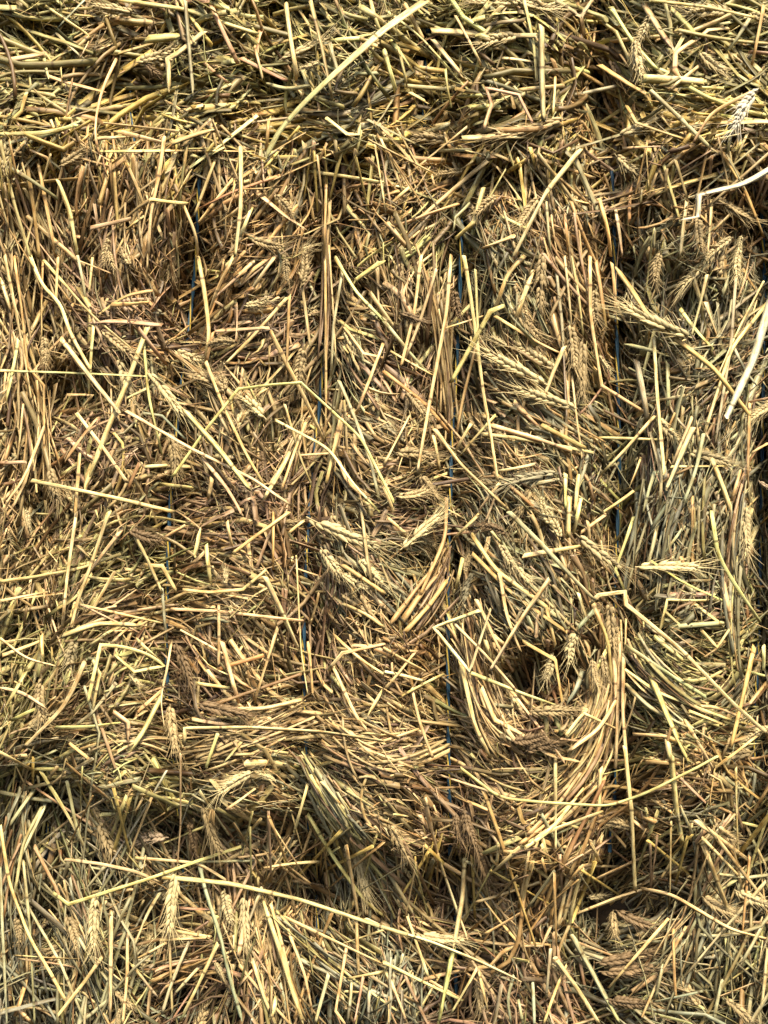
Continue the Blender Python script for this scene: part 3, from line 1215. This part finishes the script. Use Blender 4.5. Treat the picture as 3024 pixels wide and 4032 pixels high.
# ------------------------------------------------------------------ wheat ears: a plait of pointed spikelets, and awns
def ear_meshes(seed):
    """an ear of length 1 along +X, its two rows seen from -Y; returns (spikelets, awns)"""
    r = np.random.default_rng(seed)
    V, F, SH = [], [], []
    bend = r.uniform(-0.30, 0.30)
    def axis(t):
        return np.array([t, 0.03 * math.sin(t * 3), bend * (t * t - t) * 0.55])
    def dirn(t):
        e = axis(t + 0.01) - axis(t - 0.01); return e / np.linalg.norm(e)
    def kernel(p, d, ln, w, sh):
        d = d / np.linalg.norm(d)
        s = np.cross(d, np.array([0, 1.0, 0.1])); s /= np.linalg.norm(s); n = np.cross(s, d)
        prof = [(0, .35), (.18, .85), (.45, 1.0), (.75, .62), (1.0, .06)]
        o = len(V); K = 6
        for (tt, ww) in prof:
            for k in range(K):
                a = k * 2 * math.pi / K
                V.append(p + d * ln * tt + (s * math.cos(a) + n * math.sin(a) * .75) * w * ww * .5 + n * 0.0)
                SH.append(sh * (0.80 + 0.3 * tt) * (0.86 if k % 3 == 0 else 1.04))
        for i in range(len(prof) - 1):
            for k in range(K):
                F.append((o + i * K + k, o + i * K + (k + 1) % K, o + (i + 1) * K + (k + 1) % K, o + (i + 1) * K + k))
        return p + d * ln
    n = int(r.integers(17, 23))
    tips = []
    for i in range(n):
        t = i / (n - 1) * 0.90
        side = 1 if i % 2 else -1
        sc = (0.62 + 0.55 * math.sin(math.pi * min(1, (t + .12)) ** 0.8)) * r.uniform(.88, 1.12)
        sc = max(sc, .55)
        ax = dirn(t)
        up = np.array([-ax[2], 0, ax[0]])
        if r.random() < .07: continue
        for (fan, yoff, tilt) in ((0.24, -0.026, -.20), (0.46, 0.004, .05), (0.22, 0.022, .22)):
            d = ax * 1.0 + up * side * fan * r.uniform(.6, 1.45) + np.array([0, tilt + r.uniform(-.1, .1), 0])
            p = axis(t) + up * side * 0.018 * sc + np.array([0, yoff, 0])
            tip = kernel(p, d, 0.150 * sc * r.uniform(.9, 1.15), 0.074 * sc * r.uniform(.85, 1.15), r.uniform(.78, 1.12))
            tips.append((tip, d / np.linalg.norm(d), t))
    for _ in range(3):
        d = dirn(.9) + np.array([0, r.uniform(-.2, .2), r.uniform(-.25, .25)])
        tip = kernel(axis(.90), d, .12, .045, r.uniform(.8, 1.1)); tips.append((tip, d / np.linalg.norm(d), .9))
    # rachis
    pth = np.array([axis(t) for t in np.linspace(-0.06, .93, 14)])
    o = len(V)
    VV, q, _, _ = tube_np(pth, 0.013, 5)
    V.extend(list(VV)); F.extend([tuple(o + a for a in f) for f in q]); SH.extend([.7] * len(VV))
    me = mesh_from('wheat_ear', V, F, M_EAR)
    a = me.attributes.new('shade', 'FLOAT_COLOR', 'POINT')
    a.data.foreach_set('color', np.repeat(np.array(SH)[:, None], 4, 1).astype(np.float32).ravel())
    # awns
    V2, F2 = [], []
    for (tip, d, t) in tips:
        if r.random() < 0.10: continue
        ln = r.uniform(.10, .45) * (0.6 + 0.6 * t)
        d2 = d + r.normal(0, .12, 3)
        e = r.normal(0, .10, 3)
        pth = np.array([tip + d2 * ln * s - d * .01 + e * ln * s * s for s in (0, .35, .7, 1.0)])
        o = len(V2)
        tg = d2 / np.linalg.norm(d2)
        s = np.cross(tg, np.array([0.1, -1.0, 0.2])); s /= np.linalg.norm(s); nn = np.cross(s, tg)
        for j, rr in enumerate((.0058, .0048, .0036, .0014)):
            for k in range(3):
                a_ = k * 2.094
                V2.append(pth[j] + rr * (s * math.cos(a_) + nn * math.sin(a_)))
        for j in range(3):
            for k in range(3):
                F2.append((o + j * 3 + k, o + j * 3 + (k + 1) % 3, o + (j + 1) * 3 + (k + 1) % 3, o + (j + 1) * 3 + k))
    m2 = mesh_from('awns', V2, F2, M_EAR)
    a = m2.attributes.new('shade', 'FLOAT_COLOR', 'POINT')
    a.data.foreach_set('color', np.full(len(V2) * 4, 1.08, np.float32))
    return me, m2
EAR_MESH = [ear_meshes(100 + i) for i in range(12)]
EARCOL = {'k': (.72, .58, .29), 'y': (.62, .49, .25), 'o': (.50, .37, .18), 'b': (.24, .16, .08),
          'g': (.42, .36, .21), 'p': (.54, .40, .25), 'w': (.74, .67, .50)}
from mathutils import Matrix, Vector
def ear_matrix(p0, p1, roll, wide):
    x = Vector(p1 - p0); L = x.length; x.normalize()
    y = Vector((0, 1, 0)); y = (y - x * x.dot(y)).normalized()
    z = x.cross(y)
    m = Matrix(((x[0], y[0], z[0], p0[0]), (x[1], y[1], z[1], p0[1]), (x[2], y[2], z[2], p0[2]), (0, 0, 0, 1)))
    return m @ Matrix.Rotation(roll, 4, 'X') @ Matrix.Diagonal((L, L * wide, L * wide, 1))

def add_ear(parent, p0, p1, c, roll=None, vi=None):
    vi = rng.integers(0, len(EAR_MESH)) if vi is None else vi
    L = np.linalg.norm(p1 - p0)
    wide = float(np.clip(0.075 / max(L, 1e-3), .85, 1.5)) * rng.uniform(.9, 1.1)
    m = ear_matrix(p0, p1, rng.uniform(-.6, .6) if roll is None else roll, wide)
    e = add('wheat_ear', EAR_MESH[vi][0], parent)
    if parent is not None:
        m = Matrix.Translation(-Vector(parent.location)) @ m
    e.matrix_local = m
    j = rng.uniform(.85, 1.15)
    cc = np.array(EARCOL[c]) * j * .90
    e.color = (*cc, 1)
    w = add('awns', EAR_MESH[vi][1], e)
    w.color = (*np.minimum(cc * 1.05, 1), 1)
    return e

# ------------------------------------------------------------------ single stalks
def jitter(c, amt):
    return np.clip(np.array(PAL[c]) * rng.uniform(1 - amt, 1 + amt) * (1 + rng.normal(0, .04, 3)), .01, .9)

def centre_line(P, step=22.0):
    """resample a hand-set line; gentle corners become curves, sharp ones stay kinks"""
    P = np.asarray(P, float)
    if len(P) == 2:
        P = np.array([P[0], (P[0] + P[1]) / 2 + rng.normal(0, 2.0, 2), P[1]])
    out, kink = [], []
    for i in range(len(P) - 1):
        L = np.linalg.norm(P[i + 1] - P[i]); n = max(2, int(L / step))
        for k in range(n):
            out.append(P[i] + (P[i + 1] - P[i]) * k / n)
            sharp = 0
            if k == 0 and i > 0:
                a, b = P[i] - P[i - 1], P[i + 1] - P[i]
                ang = math.degrees(math.acos(np.clip(a @ b / np.linalg.norm(a) / np.linalg.norm(b), -1, 1)))
                sharp = 1 if ang > 32 else 0
            kink.append(sharp)
    out.append(P[-1]); kink.append(0)
    out = np.array(out); kink = np.array(kink)
    for _ in range(4):
        m = out.copy()
        m[1:-1] = 0.25 * out[:-2] + 0.5 * out[1:-1] + 0.25 * out[2:]
        m[kink == 1] = out[kink == 1]
        out = m
    return out, kink

def stalk_mesh(P, width, c, lift, tuck=False):
    """P in grid units, width in grid units, lift in metres above the face"""
    line, kink = centre_line(P)
    n = len(line)
    h = H_big(line[:, 0], line[:, 1]) * 0.5 + H(line[:, 0], line[:, 1]) * 0.5
    k = min(n, 13) | 1
    hs = np.convolve(np.pad(h, k // 2, 'edge'), np.ones(k) / k, 'valid')
    u = np.linspace(0, 1, n)
    lin = np.polyval(np.polyfit(u, hs, 1 if n < 25 else 2), u)
    d = 0.7 * lin + 0.3 * hs + lift
    if tuck:
        for e, p_ in ((0, 1), (-1, -1)):
            if rng.random() < .6:
                de = np.linalg.norm(line - line[e], axis=1)
                d = d - (lift + rng.uniform(.002, .010)) * np.exp(-(de / 38) ** 2)
    cen = W(line[:, 0], line[:, 1], d)
    wid = width * S * 0.96
    kind = 'flat' if width >= 24 * TS and rng.random() < .6 else ('split' if rng.random() < .25 or width >= 24 * TS else 'round')
    prof = np.ones((1, n)) * np.linspace(1.04, .90, n)[None]
    prof = prof * (1 + 0.05 * np.sin(np.linspace(0, rng.uniform(3, 9), n) + rng.uniform(0, 6)))[None]
    thick = np.ones((1, n)) * rng.uniform(.25, .65)
    for i in np.where(kink)[0]:
        prof[0, i] *= 1.22; thick[0, i] *= .4
        for s in (-1, 1):
            if 0 < i + s < n - 1: prof[0, i + s] *= 1.06; thick[0, i + s] *= .75
    rnd = rng.random(1)
    seg = np.linalg.norm(np.diff(cen, axis=0), axis=1); al = np.concatenate([[0], np.cumsum(seg)]) + rnd[0] * 0.17
    if kind == 'round':
        near = np.abs((al / 0.17) % 1 - 0.5) * 0.17
        prof[0] *= 1 + 0.22 * np.exp(-(near / 0.004) ** 2)
    else:
        if rng.random() < .6: prof[0, -1] *= rng.uniform(.15, .7)
        if rng.random() < .3: prof[0, 0] *= rng.uniform(.3, .8)
    tw = rng.normal(0, .18) + np.linspace(0, rng.normal(0, .35), n)
    # sheath and stem differ in tone; the stem steps down where the sheath ends
    ph = np.cumsum(seg); ph = np.concatenate([[0], ph])
    cc = jitter(c, .10)[None] * (1 + 0.13 * np.interp(ph, np.arange(0, ph[-1] + .1, .03), rng.normal(0, 1, len(np.arange(0, ph[-1] + .1, .03)))))[:, None]
    if rng.random() < .55 and n > 5:
        cut = rng.integers(2, n - 2)
        cc[cut:] *= rng.uniform(.70, 1.12) * (1 + rng.normal(0, .05, 3))
        prof[0, cut:] *= rng.uniform(.78, .95)
    cc = np.clip(cc, .01, .88)
    o = cen.mean(0)
    g = sweep(cen[None] - o, np.array([wid]), prof, kind, tw[None], cc[None], rnd, thick)
    return build_mesh('stalk', [g], M_STRAW), o

import re
n_part = [0, 0, 0]
for tl, txt in STALKS.items():
    ox, oy = TILE[tl]
    for ln in txt.strip().splitlines():
        ln, _, lab = ln.partition('|')
        tk = ln.split()
        m = re.match(r'([a-z])(\d+)(?:\+(\d+))?$', tk[0])
        c, w, lf = m.group(1), float(m.group(2)) * TS, float(m.group(3) or 0) * .001
        P = np.array([[float(a) for a in t.split(',')] for t in tk[1:]]) * TS + np.array([ox, oy])
        me, o = stalk_mesh(P, w, c, 0.0055 + lf + rng.uniform(0, .004), not lab)
        if lab:
            ob = add('loose_straw', me, None, tuple(o))
            tag(ob, lab.strip(), 'straw', 'loose straws on the face of the bales')
        else:
            mid = P[len(P) // 2]
            b = int(bale_of(mid[0], mid[1]))
            add('stalk', me, BALES[b], tuple(o - np.array(BALES[b].location)))
            n_part[b] += 1
n_ear = 0
for tl, txt in EARS.items():
    ox, oy = TILE[tl]
    for ln in txt.strip().splitlines():
        ln, _, lab = ln.partition('|')
        tk = ln.split()
        m = re.match(r'([a-z])(?:\+(\d+))?$', tk[0])
        c, lf = m.group(1), float(m.group(2) or 0) * .001
        P = np.array([[float(a) for a in t.split(',')] for t in tk[1:]]) * TS + np.array([ox, oy])
        h = 0.5 * H_big(P[:, 0], P[:, 1]) + 0.5 * H(P[:, 0], P[:, 1])
        h = 0.6 * h.mean() + 0.4 * h + 0.006 + lf
        Wp = W(P[:, 0], P[:, 1], h)
        if lab:
            e = add_ear(None, Wp[0], Wp[1], c)
            e.name = 'loose_ear'
            tag(e, lab.strip(), 'wheat ear', 'loose ears on the face of the bales')
        else:
            b = int(bale_of(*P.mean(0)))
            add_ear(BALES[b], Wp[0], Wp[1], c)
        n_ear += 1

# ------------------------------------------------------------------ the packed straw of the faces
XR, YR = (-760, 3780), (-640, 4500)
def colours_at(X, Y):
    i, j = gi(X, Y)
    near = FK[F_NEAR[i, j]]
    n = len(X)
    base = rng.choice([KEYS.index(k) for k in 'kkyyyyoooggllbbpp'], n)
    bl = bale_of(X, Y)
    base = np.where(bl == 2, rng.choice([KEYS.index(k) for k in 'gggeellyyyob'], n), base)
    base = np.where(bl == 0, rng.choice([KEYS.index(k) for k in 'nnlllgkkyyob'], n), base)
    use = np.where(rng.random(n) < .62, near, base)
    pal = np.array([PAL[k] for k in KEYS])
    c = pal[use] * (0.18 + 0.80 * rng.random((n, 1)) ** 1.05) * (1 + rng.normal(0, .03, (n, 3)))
    return np.clip(c, .01, .85)

LAYER_NOISE = [make_noise(40 + i, 130) for i in range(6)]
def scatter(n, kind, R, len_med, len_sig, len_max, wmed, wsig, top, deep, spread_k, seedkey, region=None):
    """n stalks following the flow; returns sweep() inputs sorted by bale"""
    if region is None:
        X = rng.uniform(*XR, n); Y = rng.uniform(*YR, n)
    else:
        X, Y = region
        n = len(X)
    L = np.clip(len_med * np.exp(rng.normal(0, len_sig, n)), 22, len_max)
    L = np.where((Y > seam2(X)) & (L > 90), L * 1.5, L)      # and its stalks lie longer
    w = np.clip(wmed * np.exp(rng.normal(0, wsig, n)), 3.0, 26)
    w = np.where((Y < seam1(X)) & (w > 7), np.minimum(w * 1.3, 28), w)      # the top bale is full of broad blades
    w = np.minimum(w, L * .45)
    u = rng.random(n)
    lay = np.minimum((u * 6).astype(int), 5)
    clump = np.zeros(n)
    for q in range(6):
        m = lay == q
        clump[m] = LAYER_NOISE[q](X[m], Y[m])
    da = (1.35 * clump + rng.normal(0, .45, n)) * flow_spread(X, Y) * spread_k
    wild = rng.random(n) < .07
    da = np.where(wild, rng.uniform(-1.5, 1.5, n), da)
    a = flow_angle(X, Y) + da + np.where(rng.random(n) < .5, math.pi, 0)
    pts = np.zeros((n, R, 2))
    p = np.stack([X, Y], -1)
    pts[:, 0] = p
    step = L / (R - 1)
    a0 = flow_angle(X, Y)
    curl = rng.normal(0, .10, n)
    kink = np.where(rng.random(n) < .10, rng.normal(0, .8, n), 0)
    kr = rng.integers(1, max(2, R - 1), n)
    for k in range(1, R):
        an = flow_angle(p[:, 0], p[:, 1])
        dlt = (an - a0 + math.pi / 2) % math.pi - math.pi / 2
        ang = a + np.clip(dlt, -.6, .6) * .8 + curl * k + np.where(k > kr, kink, 0)
        p = p + np.stack([np.cos(ang), -np.sin(ang)], -1) * step[:, None]
        pts[:, k] = p
    pts -= (pts.mean(1) - np.stack([X, Y], -1))[:, None]
    off = top - deep * u ** 1.15
    h = H(pts[..., 0], pts[..., 1])
    lin = np.linspace(-1, 1, R)[None]
    hm = h.mean(1, keepdims=True)
    sl = (h * lin).sum(1, keepdims=True) / (lin ** 2).sum()
    tilt = rng.normal(0, .10, n) * L * S * 0.5
    d = 0.55 * (hm + sl * lin) + 0.45 * h + off[:, None] + tilt[:, None] * lin
    d = np.minimum(d, h + off[:, None] + 0.009)
    cen = W(pts[..., 0], pts[..., 1], d)
    rnd = rng.random(n)
    prof = np.linspace(1, rng.uniform(.82, 1.0), R)[None] * np.ones((n, 1))
    if kind == 'flat':
        prof = prof * np.where(rng.random((n, 1)) < .6, np.linspace(1, .25, R)[None], 1)
    tw = rng.normal(0, .5, (n, 1)) + np.linspace(0, 1, R)[None] * rng.normal(0, .5 if kind != 'round' else .1, (n, 1))
    c = colours_at(X, Y)
    c2 = np.clip(c * rng.uniform(.72, 1.2, (n, 1)) * (1 + rng.normal(0, .03, (n, 3))), .01, .85)
    f = (np.linspace(0, 1, R)[None] > rng.random((n, 1))) * 1.0
    c = c[:, None] * (1 - f[..., None]) + c2[:, None] * f[..., None]
    b = bale_of(X, Y)
    # straw belongs to its own bale: keep it from poking through the seam of the next
    return cen, w * S, prof, tw, c, rnd, b, L, off

STRAW = [[], [], []]
SHEAVES = [   # combed wads that sweep across the face: points, half width at the two ends, number, colours
    ([(658, 1640), (730, 1750), (870, 1950)], 8, 64, 76, 'gegl'), ([(1322, 1330), (1312, 1500), (1262, 1640), (1150, 1745)], 26, 44, 44, 'yoky'),
    ([(985, 1330), (1030, 1480), (1090, 1600), (1190, 1655)], 30, 40, 28, 'yyol'), ([(965, 1180), (930, 1280), (885, 1345)], 16, 30, 34, 'oyop'),
    ([(40, 350), (70, 500), (105, 660)], 50, 50, 46, 'yyok'), ([(70, 1680), (30, 1830), (40, 2050)], 40, 60, 26, 'gegb'),
    ([(170, 1700), (230, 1780), (330, 1900)], 30, 40, 30, 'gyly'), ([(1060, 790), (1170, 880), (1290, 965)], 46, 30, 60, 'gogy'),
    ([(1360, 1390), (1430, 1480), (1570, 1570)], 22, 50, 50, 'lgly'), ([(550, 1950), (590, 2080), (640, 2215)], 60, 60, 44, 'yoky'),
    ([(850, 2060), (835, 2230)], 40, 50, 34, 'ege'), ([(1050, 1180), (1130, 1270), (1220, 1370)], 40, 40, 54, 'gyog'),
    ([(925, 540), (950, 720), (965, 920)], 22, 18, 30, 'yyol'), ([(705, 420), (704, 640), (700, 820)], 14, 14, 18, 'pyo'),
    ([(1262, 1830), (1200, 1910), (1165, 1990)], 30, 40, 40, 'oypo'), ([(300, 345), (285, 480), (300, 640)], 90, 70, 60, 'oyyb'),
    ([(1190, 440), (1230, 560), (1300, 700)], 60, 60, 46, 'ooyp'), ([(180, 1640), (290, 1590), (370, 1600)], 40, 30, 40, 'lyly'),
    ([(1500, 950), (1440, 1120), (1410, 1290)], 60, 50, 46, 'gege'), ([(1600, 1050), (1580, 1250), (1600, 1450)], 20, 24, 26, 'gyle'),
    ([(380, 1620), (520, 1590), (650, 1540)], 40, 30, 40, 'yyoy'), ([(690, 1560), (800, 1640), (950, 1640)], 40, 40, 46, 'yyky'),
    ([(1500, 345), (1380, 400), (1230, 440)], 34, 30, 30, 'ooyo'), ([(20, 700), (70, 860), (80, 1060)], 40, 40, 34, 'yoyk'),
    ([(130, 1900), (180, 2050), (260, 2210)], 50, 60, 40, 'gegl'), ([(230, 2210), (200, 2050), (150, 1880)], 30, 40, 26, 'geg'),
    ([(600, 1960), (720, 2080), (860, 2200)], 50, 60, 40, 'gegl'), ([(1560, 1850), (1480, 2020), (1420, 2200)], 60, 60, 40, 'gegy'), ([(330, 2130), (420, 2080), (520, 2060)], 50, 40, 36, 'poyo'), ([(760, 1180), (850, 1270), (920, 1340)], 30, 20, 36, 'gge'),
]
def sheaf(pts, w0, w1, n, cs):
    P = np.array(pts, float) * Q
    R = 7
    L = np.concatenate([[0], np.cumsum(np.linalg.norm(np.diff(P, axis=0), axis=1))])
    s0 = rng.uniform(-.05, .45, n); s1 = np.minimum(s0 + rng.uniform(.35, .75, n), 1.08)
    u = s0[:, None] + (s1 - s0)[:, None] * np.linspace(0, 1, R)[None]
    def at(t):
        co = [np.polyfit(L / L[-1], P[:, k], min(2, len(P) - 1) if len(P) < 4 else 3) for k in (0, 1)]
        return np.stack([np.polyval(co[0], t), np.polyval(co[1], t)], -1)
    c = at(u); tg = at(u + .02) - at(u - .02); tg /= np.linalg.norm(tg, axis=-1, keepdims=True)
    nm = np.stack([-tg[..., 1], tg[..., 0]], -1)
    o = rng.normal(0, .55, (n, 1)) + rng.normal(0, .42, (n, 1)) * np.linspace(-1, 1, R)[None]
    c = c + nm * (o * (w0 + (w1 - w0) * np.clip(u, 0, 1)) * Q)[..., None]
    d = .5 * H(c[..., 0], c[..., 1]) + .5 * H_big(c[..., 0], c[..., 1]) + rng.uniform(-.020, .003, (n, 1)) + rng.normal(0, .003, (n, 1)) * np.linspace(-1, 1, R)[None]
    cen = W(c[..., 0], c[..., 1], d)
    w = np.clip(9.5 * np.exp(rng.normal(0, .35, n)), 4, 20) * S
    kind = 'round' if rng.random() < .5 else 'split'
    prof = np.linspace(1, .85, R)[None] * np.ones((n, 1))
    tw = rng.normal(0, .3, (n, 1)) * np.ones((1, R))
    cc = np.array([PAL[rng.choice(list(cs + cs + 'bpy'))] for _ in range(n)]) * rng.uniform(.30, .95, (n, 1))
    STRAW[int(bale_of(*P[len(P) // 2]))].append(sweep(cen, w, prof, kind, tw, cc, rng.random(n), np.full((n, R), .7)))
for a in SHEAVES:
    sheaf(*a)
# straw hanging over the two seams from the bale above
for k, fn, m in ((0, seam1, 480), (1, seam2, 200)):
    X = rng.uniform(-100, 3124, m)
    a = math.pi / 2 + rng.normal(0, .75, m)
    L = rng.uniform(70, 360, m)
    Y = fn(X) + rng.uniform(-150, 20, m)
    u = np.linspace(0, 1, 5)[None]
    px = X[:, None] + np.cos(a)[:, None] * L[:, None] * u; py = Y[:, None] + np.sin(a)[:, None] * L[:, None] * u
    h0 = H(X, Y - 60)[:, None]; h1 = H(px, py)
    d = np.maximum(h0 * (1 - u) + (h1 - .002) * u, h1 - .008) + rng.uniform(-.006, .003, (m, 1))
    cc = np.array([PAL[rng.choice(list('kyynlgop'))] for _ in range(m)]) * rng.uniform(.45, 1.0, (m, 1))
    STRAW[k].append(sweep(W(px, py, d), np.clip(11 * np.exp(rng.normal(0, .35, m)), 4, 20) * S, np.linspace(1, .8, 5)[None] * np.ones((m, 1)), 'split', rng.normal(0, .4, (m, 1)) * np.ones((1, 5)), cc, rng.random(m)))
def put(n, kind, R, *a):
    cen, w, prof, tw, c, rnd, b, L, off = scatter(n, kind, R, *a)
    # the lowest bale is packed more loosely
    keep = (b != 2) | (rng.random(len(b)) < .36)
    for k in range(3):
        m = (b == k) & keep
        if m.any():
            th = np.ones_like(prof) * rng.uniform(.28, .80, (len(prof), 1)) if kind == 'round' else np.ones_like(prof)
            STRAW[k].append(sweep(cen[m], w[m], prof[m], kind, tw[m], c[m], rnd[m], th[m]))
put(10200, 'round', 6, 300, .5, 1000, 12.5, .25, 0.002, 0.066, .9, 1)
put(10200, 'split', 5, 220, .5, 700, 14.5, .33, 0.002, 0.064, .95, 2)
put(10200, 'flat', 5, 180, .5, 560, 15, .55, 0.003, 0.060, 1.0, 3)
put(6000, 'flat', 5, 200, .4, 560, 16, .3, -0.035, 0.045, 1.2, 7)
hx, hy = [], []
for (px, py, rx, ry, dp) in POCKETS:
    m = int(60 + 1500 * dp)
    hx.append(rng.normal(px * Q, rx * Q * .7, m)); hy.append(rng.normal(py * Q, ry * Q * .7, m))
hx, hy = np.concatenate(hx), np.concatenate(hy)
cen, w, prof, tw, c, rnd, b, L, off = scatter(0, 'flat', 5, 130, .4, 300, 13, .3, -0.004, 0.075, 1.2, 8, (hx, hy))
for k in range(3):
    m = b == k
    STRAW[k].append(sweep(cen[m], w[m], prof[m], 'flat', tw[m], c[m], rnd[m]))
for k in range(3):
    o = add('packed_straw', build_mesh('packed_straw', STRAW[k], M_STRAW), BALES[k], tuple(-np.array(BALES[k].location)))
    o['kind'] = 'stuff'
STRAW = [[], [], []]
put(22000, 'flat', 3, 36, .5, 130, 6.5, .45, 0.003, 0.040, 1.4, 4)
put(7000, 'flat', 4, 70, .5, 200, 11, .5, 0.002, 0.035, 1.5, 9)
put(16000, 'round', 4, 100, .6, 300, 3.6, .3, 0.006, 0.025, 1.5, 5)
for k in range(3):
    o = add('chaff', build_mesh('chaff', STRAW[k], M_STRAW), BALES[k], tuple(-np.array(BALES[k].location)))
    o['kind'] = 'stuff'

# outer stalks, one object each
want = [max(0, 150 - n_part[0]), max(0, 296 - n_part[1]), max(0, 230 - n_part[2])]
tries = 0
while sum(want) > 0 and tries < 4000:
    tries += 1
    X = np.array([rng.uniform(-60, 3080)]); Y = np.array([rng.uniform(-60, 4090)])
    b = int(bale_of(X, Y)[0])
    if want[b] <= 0: continue
    kind = rng.choice(['round', 'round', 'split', 'flat'])
    cen, w, prof, tw, c, rnd, _, L, off = scatter(1, kind, 7, 330, .35, 800, 13, .2, .006, .006, 1.0, 6, (X, Y))
    o = cen[0].mean(0)
    me = build_mesh('stalk', [sweep(cen - o, w, prof, kind, tw, c, rnd)], M_STRAW)
    add('stalk', me, BALES[b], tuple(o - np.array(BALES[b].location)))
    want[b] -= 1

# ears half buried between the stalks
for _ in range(70):
    X, Y = rng.uniform(-100, 3120), rng.uniform(-100, 4130)
    a = flow_angle(X, Y) + rng.normal(0, .5) + (math.pi if rng.random() < .5 else 0)
    L = rng.uniform(120, 190)
    P = np.array([[X, Y], [X + L * math.cos(a), Y - L * math.sin(a)]])
    h = H(P[:, 0], P[:, 1]); h = .6 * h.mean() + .4 * h - .006
    b = int(bale_of(X, Y))
    add_ear(BALES[b], *W(P[:, 0], P[:, 1], h), rng.choice(['y', 'o', 'o', 'b', 'g']))
print('stalk parts', n_part, 'ears', n_ear)
